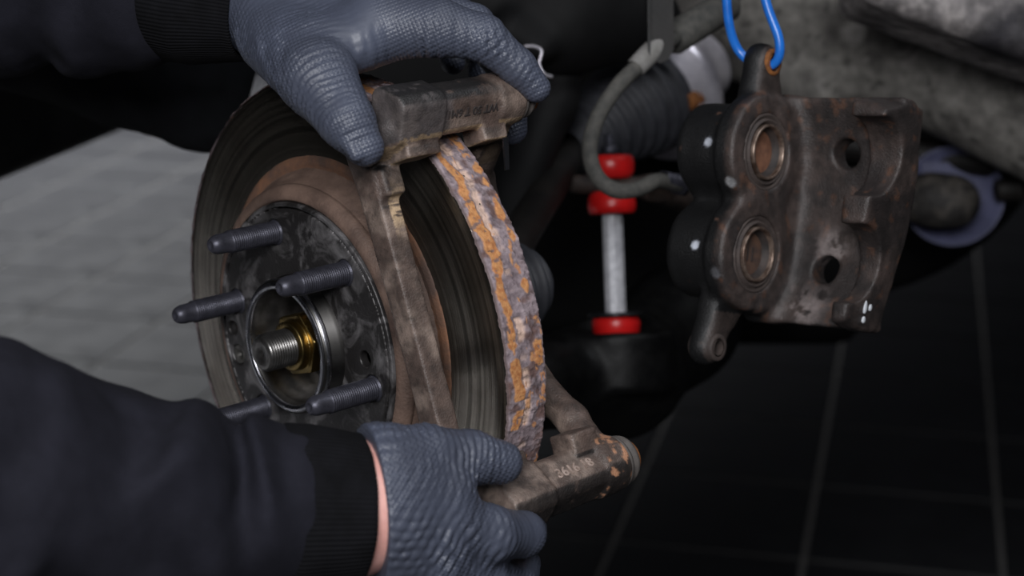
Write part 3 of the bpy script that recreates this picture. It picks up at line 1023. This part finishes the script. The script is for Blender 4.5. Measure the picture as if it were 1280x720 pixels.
for (uu, vv, ww, rr, cc) in ((-24, 35, -31, 3.4, (176, 180, 190)), (-26, -31, -31, 3.6, (176, 180, 190)), (-5, 10, -30, 4.5, (150, 150, 152)), (-6, -48, -33, 4.5, (96, 96, 100))):
    dd = np.linalg.norm((q - np.array([uu, vv, ww])) * np.array([1, 1, .35]), axis=1)
    C = lerp(C, srgb(*cc)[None], sstep(rr, rr * .6, dd + 2 * (n2_ - .5)))
cal = empty('brake_caliper', 'dirty brown twin-piston brake caliper hanging from a blue wire hook', 'brake caliper', cl(0, -107, 0))
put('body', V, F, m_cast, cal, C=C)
m_dust = M('dusty_seal_rubber', srgb(74, 64, 60), srgb(54, 47, 45), 70, rough=.65, bump=.3, bscale=500)
m_pring = M('piston_rim_steel', srgb(150, 132, 120), srgb(84, 66, 56), 160, rough=.4, metal=.7)
m_wear = M('black_sooty_seal', srgb(34, 30, 29), srgb(60, 50, 46), 120, rough=.7)
for k, vc in enumerate((33, -33)):
    o_ = cl(0, vc, 0)
    V, F = lathe([(-6, 25.2), (-.4, 25.2), (.8, 24.4), (.8, 23.2), (-.8, 22.4), (-.8, 21.6), (1.6, 20.8), (1.6, 19.9), (-.2, 19.3), (-.2, 18.4), (-5, 18)], o_, cU, 72)
    bt = put('dust_boot', V, F, m_dust, cal)
    V, F = lathe([(-6, 17.9), (2.2, 17.9), (3.0, 17.4), (3.0, 16.5), (2.2, 16.0), (-10, 15.6)], o_, cU, 72)
    ps = put('piston', V, F, m_pring, cal)
    V, F = lathe([(1.5, 16.2), (-1, 15.8), (-2.6, 14.6), (-4, 13.6), (-6, 13.2)], o_, cU, 60)
    put('piston_seal', V, F, m_wear, ps)
    V, F = lathe([(-4.6, 14.5), (-4.4, 12.8), (-4.2, 10), (-4.4, .01)], o_, cU, 60)
    put('piston_cup', V, F, m_pistonrust if k == 0 else M('sooty_piston_cup', srgb(104, 76, 60), srgb(66, 52, 46), 90, rough=.75), ps)
    if k == 1:
        for da in (-3.2, 2.2):
            c_ = o_ + cU * -4.2 + cW * da
            V = np.array([c_ + a_ * cU * .5 + b_ * cV * 4.5 + e_ * cW * .7 for a_ in (-1, 1) for b_ in (-1, 1) for e_ in (-1, 1)])
            put('scratch_mark', V, [(0, 1, 3, 2), (4, 6, 7, 5), (0, 4, 5, 1), (2, 3, 7, 6), (0, 2, 6, 4), (1, 5, 7, 3)], m_wear, ps, smooth=False)
# bushes in the ears
for (u_, v_, w_c) in ((-13, 92, 5), (-18, -95, -18)):
    V, F = lathe([(9.2, 6.0), (9.6, 8.2), (8.6, 8.8), (-8.6, 8.8), (-9.2, 6.0), (9.2, 5.0)], cl(u_, v_, w_c), cU, 32)
    put('ear_bush', V, F, m_rustorange if v_ > 0 else m_dust, cal)
# white paint dabs on the lowest finger
for (vv, ww, hv, hw) in ((-60, 26, 4.2, 1.7), (-60, 32, 2.2, 1.6), (-68, 27, 2.2, 1.7)):
    c_ = cl(75.4 + .12 * vv, vv, ww)
    V, F = lathe([(-2.4, 1.0), (.3, 1.0), (.6, .6), (.6, .01)], (0, 0, 0), (1, 0, 0), 14)
    V = c_ + V[:, :1] * cU + V[:, 1:2] * hw * cW + V[:, 2:] * hv * cV
    put('paint_dab', V, F, m_white, cal)

# blue wire hook through the upper ear
hk = spline([cl(-22, 236, -14), cl(-27, 215, -24), cl(-31, 180, -23), cl(-32, 145, -18), cl(-32, 116, -10), cl(-28, 98, 0), cl(-13, 89.5, 5), cl(-2, 93, 5), cl(0, 106, 2), cl(-8, 128, -4), cl(-15, 155, -7), cl(-18, 190, -8), cl(-20, 222, -10), cl(-20, 234, -12)], 10)
V, F = tube(hk, 3.1, 18)
tag(put('wire_hook', V, F, m_blue), 'bright blue coated wire hook looped through the top ear of the caliper', 'hook')

# ------------------------------------------------------------------ drive shaft with its two rubber boots and inner joint
ds = empty('drive_shaft', 'black drive shaft behind the disc with ribbed rubber boots and bright inner joint', 'drive shaft', (60, 0, 0))
def bellows(r0, r1, L, n, amp):
    pr = []
    for k in range(n * 8 + 1):
        x = k / (n * 8)
        pr.append((x * L, r0 + (r1 - r0) * x + amp * math.sin(k / 8 * 2 * math.pi)))
    return pr
V, F = lathe([(56, 24), (58, 44), (84, 45), (90, 45), (92, 38)], seg=64)
put('outer_joint', V, F, m_dirt, ds)
V, F = lathe([(88, 46), (94, 47)] + [(96 + a_, r_) for a_, r_ in bellows(45, 25, 96, 7, 4.2)] + [(202, 15), (202, 12)], seg=80)
put('outer_boot', V, F, m_boot, ds)
J0, J1 = np.array([150., 0, 0]), P(722, 178, 1424)
V, F = tube(np.linspace(J0, J1, 6), 14, 32)
put('shaft', V, F, m_dirt, ds)
jo, je = P(716, 182, 1400), P(826, 112, 1480)
jd = (je - jo) / np.linalg.norm(je - jo)
LJ = np.linalg.norm(je - jo)
pr = [(-4, 14), (0, 20)] + [(4 + a_, r_) for a_, r_ in bellows(24, 46, LJ * .74, 7, 3.6)] + [(LJ * .78, 48), (LJ * .86, 48), (LJ * .87, 40)]
V, F = lathe(pr, jo, jd, 90)
put('inner_boot', V, F, m_boot, ds)
V, F = lathe([(-30, 20), (-30, 44), (-27, 47), (-16, 47), (-10, 63), (3, 64), (6, 60), (8, 40), (60, 34)], je, jd, 96)
put('joint_housing', V, F, m_chrome, ds)
jb_ = P(866, 124, 1440)
V, F = lathe([(-9, .01), (-9, 7), (-8, 8.4), (2, 8.4), (2, 11), (6, 11)], jb_, jd, 6)
put('flange_bolt', V, F, m_rustorange, ds, smooth=False)

# ------------------------------------------------------------------ anti-roll bar, drop link, lower arm
DL = 1350
def f_bar(p):
    d = smax(caps(p, P(722, 229, DL), P(830, 236, DL + 10), 9, 10), np.abs((p - P(765, 231, DL)) @ cu) - 8, 3)
    d = smin(d, caps(p, P(815, 236, DL + 10), P(905, 262, DL + 120), 10.5, 12), 8)
    return d + .6 * (vnoise(p / 6., 2) - .5)
a = np.array([P(700, 200, DL - 30), P(930, 300, DL + 150), P(760, 230, DL), P(905, 262, DL + 120)])
V, F = sdfmesh(f_bar, a.min(0) - 25, a.max(0) + 25, 1.6)
m_arb = M('rusty_bar_steel', srgb(62, 50, 44), srgb(36, 31, 30), 60, rough=.7, bump=.4, bscale=400)
tag(put('anti_roll_bar', V, F, m_arb), 'dark rusty anti-roll bar end clamped between two red bushings', 'suspension bar')

link = empty('drop_link', 'grey tube drop link with red bushings standing behind the brake hose', 'drop link', P(769, 425, DL))
zt, zb = P(763, 208, DL), P(770, 402, DL)
lx = zt - zb
lx /= np.linalg.norm(lx)
def at_y(y):
    return P(763 + (y - 208) * 7 / 194, y, DL)
bush = [(-9.6, 8), (-9.6, 17), (-8, 18.6), (-3, 19.6), (4, 18.8), (8.2, 16.2), (9, 14), (9, 7)]
V, F = lathe(bush, (0, 0, 0), lx, 48)
bush_me = mesh('bushing', V, F, m_red)
V2, F2 = lathe([(-a_, r_) for a_, r_ in bush][::-1], (0, 0, 0), lx, 48)
bush2_me = mesh('bushing', V2, F2, m_red)
inst('bushing', bush2_me, link, at_y(210))
inst('bushing', bush_me, link, at_y(253))
inst('bushing', bush2_me, link, at_y(409))
V, F = lathe([(-1.3, 4), (-1.3, 16.4), (0, 17.2), (1.3, 16.4), (1.3, 4)], (0, 0, 0), lx, 40)
wash_me = mesh('washer', V, F, M('dark_washer_steel', srgb(66, 66, 70), srgb(40, 40, 42), 80, rough=.35, metal=.8))
for y_ in (195.5, 266):
    o_ = inst('washer', wash_me, link, at_y(y_))
o_ = inst('washer', wash_me, link, at_y(393))
o_.scale = (1.35, 1.35, 1.35)
V, F = tube(np.linspace(at_y(268), at_y(392), 4), 8.4, 10)
put('tube', V, F, m_alu, link, smooth=False)
tp = []
t = 0
while t < 15:
    tp += [(t, 3.5), (t + .6, 4.2), (t + 1.0, 4.2), (t + 1.5, 3.5)]
    t += 1.6
V, F = lathe([(-16, 4)] + tp + [(16.4, 3), (16.5, .01)], at_y(193), lx, 24)
put('threaded_end', V, F, m_stud, link)
V, F = lathe([(0, 3), (0, 7.6), (6, 7.6), (6.6, 6.6), (6.6, 3)], at_y(193), lx, 6)
put('lock_nut', V, F, m_stud, link, smooth=False)

LA = P(768, 415, DL)
def f_arm(p):
    q = np.c_[(p - LA) @ cr, (p - LA) @ cu, (p - LA) @ cv]
    d = caps(p, P(650, 480, 1290), P(770, 470, 1385), 34, 46)
    d = smin(d, caps(p, P(770, 470, 1385), P(850, 410, 1480), 46, 48), 30)
    d = smin(d, caps(p, P(850, 400, 1470), P(900, 330, 1640), 42, 40), 30)
    d = smin(d, caps(p, P(660, 480, 1290), P(560, 520, 1230), 30, 24), 20)
    # dished spring seat for the lower bushing
    a_ = (p - at_y(418)) @ lx
    rr = np.linalg.norm(p - at_y(418) - a_[:, None] * lx, axis=1)
    d = smin(d, smax(rr - 46, np.abs(a_ + 22) - 24, 6), 10)
    d = smax(d, -smax(rr - 31 - .5 * np.maximum(a_ + 4, 0), -8 - a_, 4), 4)
    return d + 1.2 * (vnoise(p / 24., 2) - .5)
a = np.array([P(560, 520, 1230), P(900, 330, 1640), P(770, 480, 1370), P(770, 350, 1370)])
V, F = sdfmesh(f_arm, a.min(0) - 70, a.max(0) + 70, 2.6)
tag(put('lower_control_arm', V, F, m_black), 'gloss black lower suspension arm with dished seat under the red bushing', 'suspension arm')

# ------------------------------------------------------------------ brake hose and its holder
hz = 1200
hose = empty('brake_hose', 'grey rubber brake hose curving in front of the drop link', 'hose', P(790, 235, hz))
pts = spline([P(818, 62, hz), P(800, 80, hz - 5), P(772, 108, hz - 10), P(748, 145, hz - 12), P(737, 185, hz - 12), P(746, 220, hz - 12), P(770, 238, hz - 10), P(798, 236, hz), P(822, 226, hz + 15), P(848, 232, hz + 40)], 10)
V, F = tube(pts, 5.7, 20)
put('hose_tube', V, F, m_hose, hose)
d_ = pts[0] - pts[8]
V, F = lathe([(-16, 6.2), (-15, 7.4), (0, 7.8), (14, 7.8), (16, 6)], P(812, 67, hz), d_, 28)
put('crimp_ferrule', V, F, M('dull_crimp', srgb(132, 130, 128), srgb(110, 108, 104), 120, rough=.7), hose)
V, F = lathe([(-16, 6.0), (-15, 7.0), (6, 7.2), (8, 9), (14, 9), (15, 4)], P(842, 228, hz + 34), pts[-1] - pts[-6], 6)
put('end_fitting', V, F, m_stud, hose, smooth=False)
V, F = lathe([(-34, 5), (-34, 10), (-30, 12.5), (34, 12.5), (36, 11), (36, 6)], P(874, 28, hz + 60), P(905, 8, hz + 70) - P(845, 45, hz + 40), 28)
put('upper_hose_sleeve', V, F, m_hose, hose)
V, F = tube(spline([P(850, 43, hz + 45), P(838, 52, hz + 25), P(818, 62, hz)], 6), 5.2, 16)
put('hose_link', V, F, m_hose, hose)
V, F = tube(spline([P(905, 8, hz + 70), P(960, -40, hz + 90), P(1040, -90, hz + 120)], 6), 5.2, 16)
put('hose_feed', V, F, m_hose, hose)

# holder plate: bent strip with rounded end
def plate(poly, d0, thick, bend=0, name=None):
    n = len(poly)
    A = [P(x, y, d0 + bend * (y - poly[0][1])) for x, y in poly]
    Bk = [p_ + cv * thick for p_ in A]
    V = np.array(A + Bk)
    F = [tuple(range(n)), tuple(range(2 * n - 1, n - 1, -1))] + [(i_, i_ + n, (i_ + 1) % n + n, (i_ + 1) % n) for i_ in range(n)]
    return V, F
hold = empty('hose_holder', 'black steel strip holding the top of the brake hose', 'bracket', P(828, 80, hz))
V, F = plate([(812, -60), (842, -60), (842, 62), (836, 74), (826, 79), (816, 76), (812, 66)], hz - 4, 3.2)
put('strip', V, F, m_dirt, hold, smooth=False)
V, F = plate([(808, -60), (813, -60), (813, 70), (810, 64)], hz - 10, 14)
put('flange', V, F, m_black, hold, smooth=False)

# ------------------------------------------------------------------ dark upper arm, wheel-arch liner, subframe, gearbox cover, steering rod
def f_ua(p):
    d = caps(p, P(560, -10, 1330), P(700, 20, 1330), 36, 44)
    d = smin(d, caps(p, P(700, 20, 1330), P(800, 30, 1360), 44, 34), 18)
    d = smin(d, caps(p, P(640, 40, 1290), P(672, 60, 1290), 16, 12), 14)
    return d + 1.5 * (vnoise(p / 22., 8) - .5)
a = np.array([P(540, -60, 1330), P(830, 60, 1360), P(640, 90, 1290)])
V, F = sdfmesh(f_ua, a.min(0) - 60, a.max(0) + 60, 2.6)
tag(put('upper_control_arm', V, F, m_liner), 'black upper suspension arm above the fingertips of the upper hand', 'suspension arm')
cp = spline([P(655, 58, 1240), P(668, 58, 1238), P(677, 64, 1236), P(674, 80, 1236), P(680, 92, 1236), P(690, 96, 1240)], 6)
V, F = tube(cp, 1.2, 10)
tag(put('wire_clip', V, F, m_chrome), 'small bright wire retaining clip beside the upper fingertips', 'clip')

def f_kn(p):
    d = caps(p, P(690, 130, 1340), P(640, 250, 1320), 18, 20)
    d = smin(d, caps(p, P(700, 70, 1350), P(690, 130, 1340), 22, 18), 14)
    d = smin(d, caps(p, P(640, 250, 1320), P(600, 420, 1290), 24, 30), 20)
    return d + 1.4 * (vnoise(p / 12., 4) - .5)
a = np.array([P(700, 70, 1350), P(600, 420, 1290)])
V, F = sdfmesh(f_kn, a.min(0) - 45, a.max(0) + 45, 2.4)
tag(put('steering_knuckle', V, F, m_liner), 'dirty dark steering knuckle behind the disc rim', 'knuckle')

def f_sub(p):
    d = caps(p, P(850, -60, 1660), P(1120, 0, 1620), 104, 98)
    d = smin(d, caps(p, P(1120, 0, 1620), P(1420, 130, 1520), 98, 104), 40)
    d = smin(d, caps(p, P(930, 60, 1640), P(1020, 110, 1600), 30, 26), 30)
    return d - 8 * (fbm(p / 120., 3, 2) - .5) - 1.6 * (fbm(p / 14., 9, 3) - .5)
a = np.array([P(850, -60, 1660), P(1420, 130, 1520), P(1100, 0, 1620)])
V, F = sdfmesh(f_sub, a.min(0) - 120, a.max(0) + 120, 4.5)
n1_ = fbm(V / 60., 5, 4)
n2_ = fbm(V / 11., 15, 3)
C = lerp(srgb(126, 123, 118)[None], srgb(88, 85, 82)[None], sstep(.38, .62, n1_))
C = lerp(C, srgb(142, 138, 134)[None], sstep(.68, .74, n2_) * .7)
C = lerp(C, srgb(40, 38, 38)[None], sstep(.68, .76, fbm(V / 9., 35, 3)) * .7)
for (x, y, dd, rr) in ((1225, 125, 1460, 20), (1222, 155, 1450, 22), (1065, 45, 1530, 9)):
    C = lerp(C, srgb(158, 154, 150)[None], sstep(1, .7, np.linalg.norm(V - P(x, y, dd), axis=1) / rr / 1.6 + .5 * (n2_ - .5)) * .8)
tag(put('subframe', V, F, m_sub, C=C), 'large dirty grey subframe beam running behind and above the caliper', 'subframe')

def f_gb(p):
    o_ = P(1310, -46, 1335)
    q = np.c_[(p - o_) @ (cr * .94 - cu * .34), (p - o_) @ (cu * .94 + cr * .34), (p - o_) @ cv]
    d = box(q, (142, 88, 52), 15)
    return d - 2.5 * (fbm(p / 18., 3, 3) - .5)
o_ = P(1310, -46, 1335)
V, F = sdfmesh(f_gb, o_ - 200, o_ + 200, 4)
n1_ = fbm(V / 26., 5, 4)
n2_ = fbm(V / 5., 15, 3)
C = lerp(srgb(158, 152, 150)[None], srgb(106, 102, 102)[None], sstep(.4, .62, n1_ * .6 + n2_ * .4))
dk = sstep(1.15, .6, np.linalg.norm((V - P(1262, 62, 1290)), axis=1) / 42 + .8 * (n1_ - .5))  # bluish-black patch with a ragged edge
C = lerp(C, srgb(28, 27, 34)[None], dk * .9)
tag(put('gearbox_cover', V, F, m_sub, C=C), 'rounded grey cast housing at the upper right corner with a dark bluish patch', 'gearbox')

def f_rod(p):
    d = caps(p, P(1000, 228, 1690), P(1170, 250, 1620), 20, 22)
    d = smin(d, caps(p, P(1170, 250, 1620), P(1192, 252, 1615), 25, 25), 14)
    return d + 1.0 * (vnoise(p / 9., 4) - .5)
a = np.array([P(1000, 228, 1690), P(1192, 252, 1615)])
V, F = sdfmesh(f_rod, a.min(0) - 35, a.max(0) + 35, 2)
C = lerp(srgb(74, 70, 66)[None], srgb(48, 46, 45)[None], sstep(.4, .6, fbm(V / 10., 3, 3)))
tag(put('steering_rod', V, F, m_sub, C=C), 'stubby grey rod with rounded end sticking out right of the caliper', 'rod')
V, F = tube(spline([P(990, 170, 1720), P(1130, 190, 1690), P(1240, 204, 1660), P(1320, 220, 1640)], 8), 17, 28)
tag(put('cross_tube', V, F, m_dirt), 'dark horizontal tube just below the grey subframe', 'tube')
# violet-grey cover: open dished shell behind the rod end
oc = P(1190, 246, 1668)
V, F = lathe([(0, .01), (-2, 20), (-7, 36), (-16, 47), (-17, 49), (-14, 49.5), (-4, 38), (3, 20), (5, .01)], oc, cv + .2 * cr, 60)
jc_ = empty('joint_cover', 'violet-grey plastic cover curving around the rod end', 'cover', oc - cu * 50)
put('shell', V, F, m_violet, jc_)
V = np.array([oc + cr * a_ + cu * b_ + cv * c_ for c_ in (-8, -4) for a_, b_ in ((-32, 12), (46, 12), (46, 34), (-32, 34))])
put('upper_flap', V, [(0, 1, 2, 3), (7, 6, 5, 4), (0, 4, 5, 1), (1, 5, 6, 2), (2, 6, 7, 3), (3, 7, 4, 0)], m_violet, jc_, smooth=False)
V, F = lathe([(-14, .01), (-14, 9), (-12, 11), (4, 11), (6, 15), (10, 15), (12, 10), (34, 10)], P(1262, 236, 1630), cr + .15 * cu, 24)
tag(put('pipe_union', V, F, m_dirt), 'small dark pipe union at the right edge under the subframe', 'pipe fitting')

# black splash liner with an added dark backing slab, and a black body panel edge
def f_lin(p):
    o_ = P(1010, 130, 1900)
    q = np.c_[(p - o_) @ cr, (p - o_) @ cu, (p - o_) @ cv]
    e_ = (np.linalg.norm(q / np.array([280., 225., 60.]), axis=1) - 1) * 60
    o2 = P(730, 150, 1950)
    q = np.c_[(p - o2) @ cr, (p - o2) @ cu, (p - o2) @ cv]
    b_ = box(q, (318, 260, 40), 30)  # added black slab standing in for the darkness behind the suspension
    return smin(e_, b_, 30)
o_ = P(880, 130, 1930)
V, F = sdfmesh(f_lin, o_ - 560, o_ + 560, 10)
tag(put('arch_liner_dark_backing', V, F, m_liner), 'matt black wheel arch liner with an added slab standing in for the dark behind the suspension', 'liner')

lat, lon = np.array([math.cos(HEAD), math.sin(HEAD), 0]), np.array([-math.sin(HEAD), math.cos(HEAD), 0])
def f_ub(p):
    q = np.c_[p @ lat - 1400, p @ lon + 350, p[:, 2] - 400]
    d = box(q, (560, 780, 120), 40)
    rib = np.abs(((q[:, 1] + 2000) % 220) - 110) - 40
    return smax(d, -smax(rib, np.abs(q[:, 2] + 120) - 10, 6), 6)
cc = lat * 1400 - lon * 350 + np.array([0, 0, 400])
V, F = sdfmesh(f_ub, cc - np.array([1100, 1200, 150]), cc + np.array([1100, 1200, 150]), 12)
tag(put('car_underbody', V, F, m_liner), 'black ribbed floor pan of the raised car above the suspension', 'car body')
sA, sB = P(0, 236, 1654), P(190, 156, 1972)
sd = (sB - sA) / np.linalg.norm(sB - sA)
def f_panel(p):
    q = p - sA
    l_ = q @ sd
    n_ = np.cross(sd, np.array([0, 0, 1.]))
    n_ /= np.linalg.norm(n_)
    k_ = q @ n_
    z_ = q[:, 2]
    d = box(np.c_[l_ - 400, k_ + 70, z_ - 68], (600, 70, 68), 26)
    d2 = box(np.c_[l_ - 400, k_ + 62, z_ - 330], (600, 60, 205), 30)
    return smin(d, d2, 16)
V, F = sdfmesh(f_panel, np.minimum(sA - sd * 820, sA + sd * 1020) - 150, np.maximum(sA - sd * 820, sA + sd * 1020) + np.array([150, 150, 560]), 9)
tag(put('body_panel', V, F, m_panel), 'black body panel edge crossing the blurred background at upper left', 'body panel')
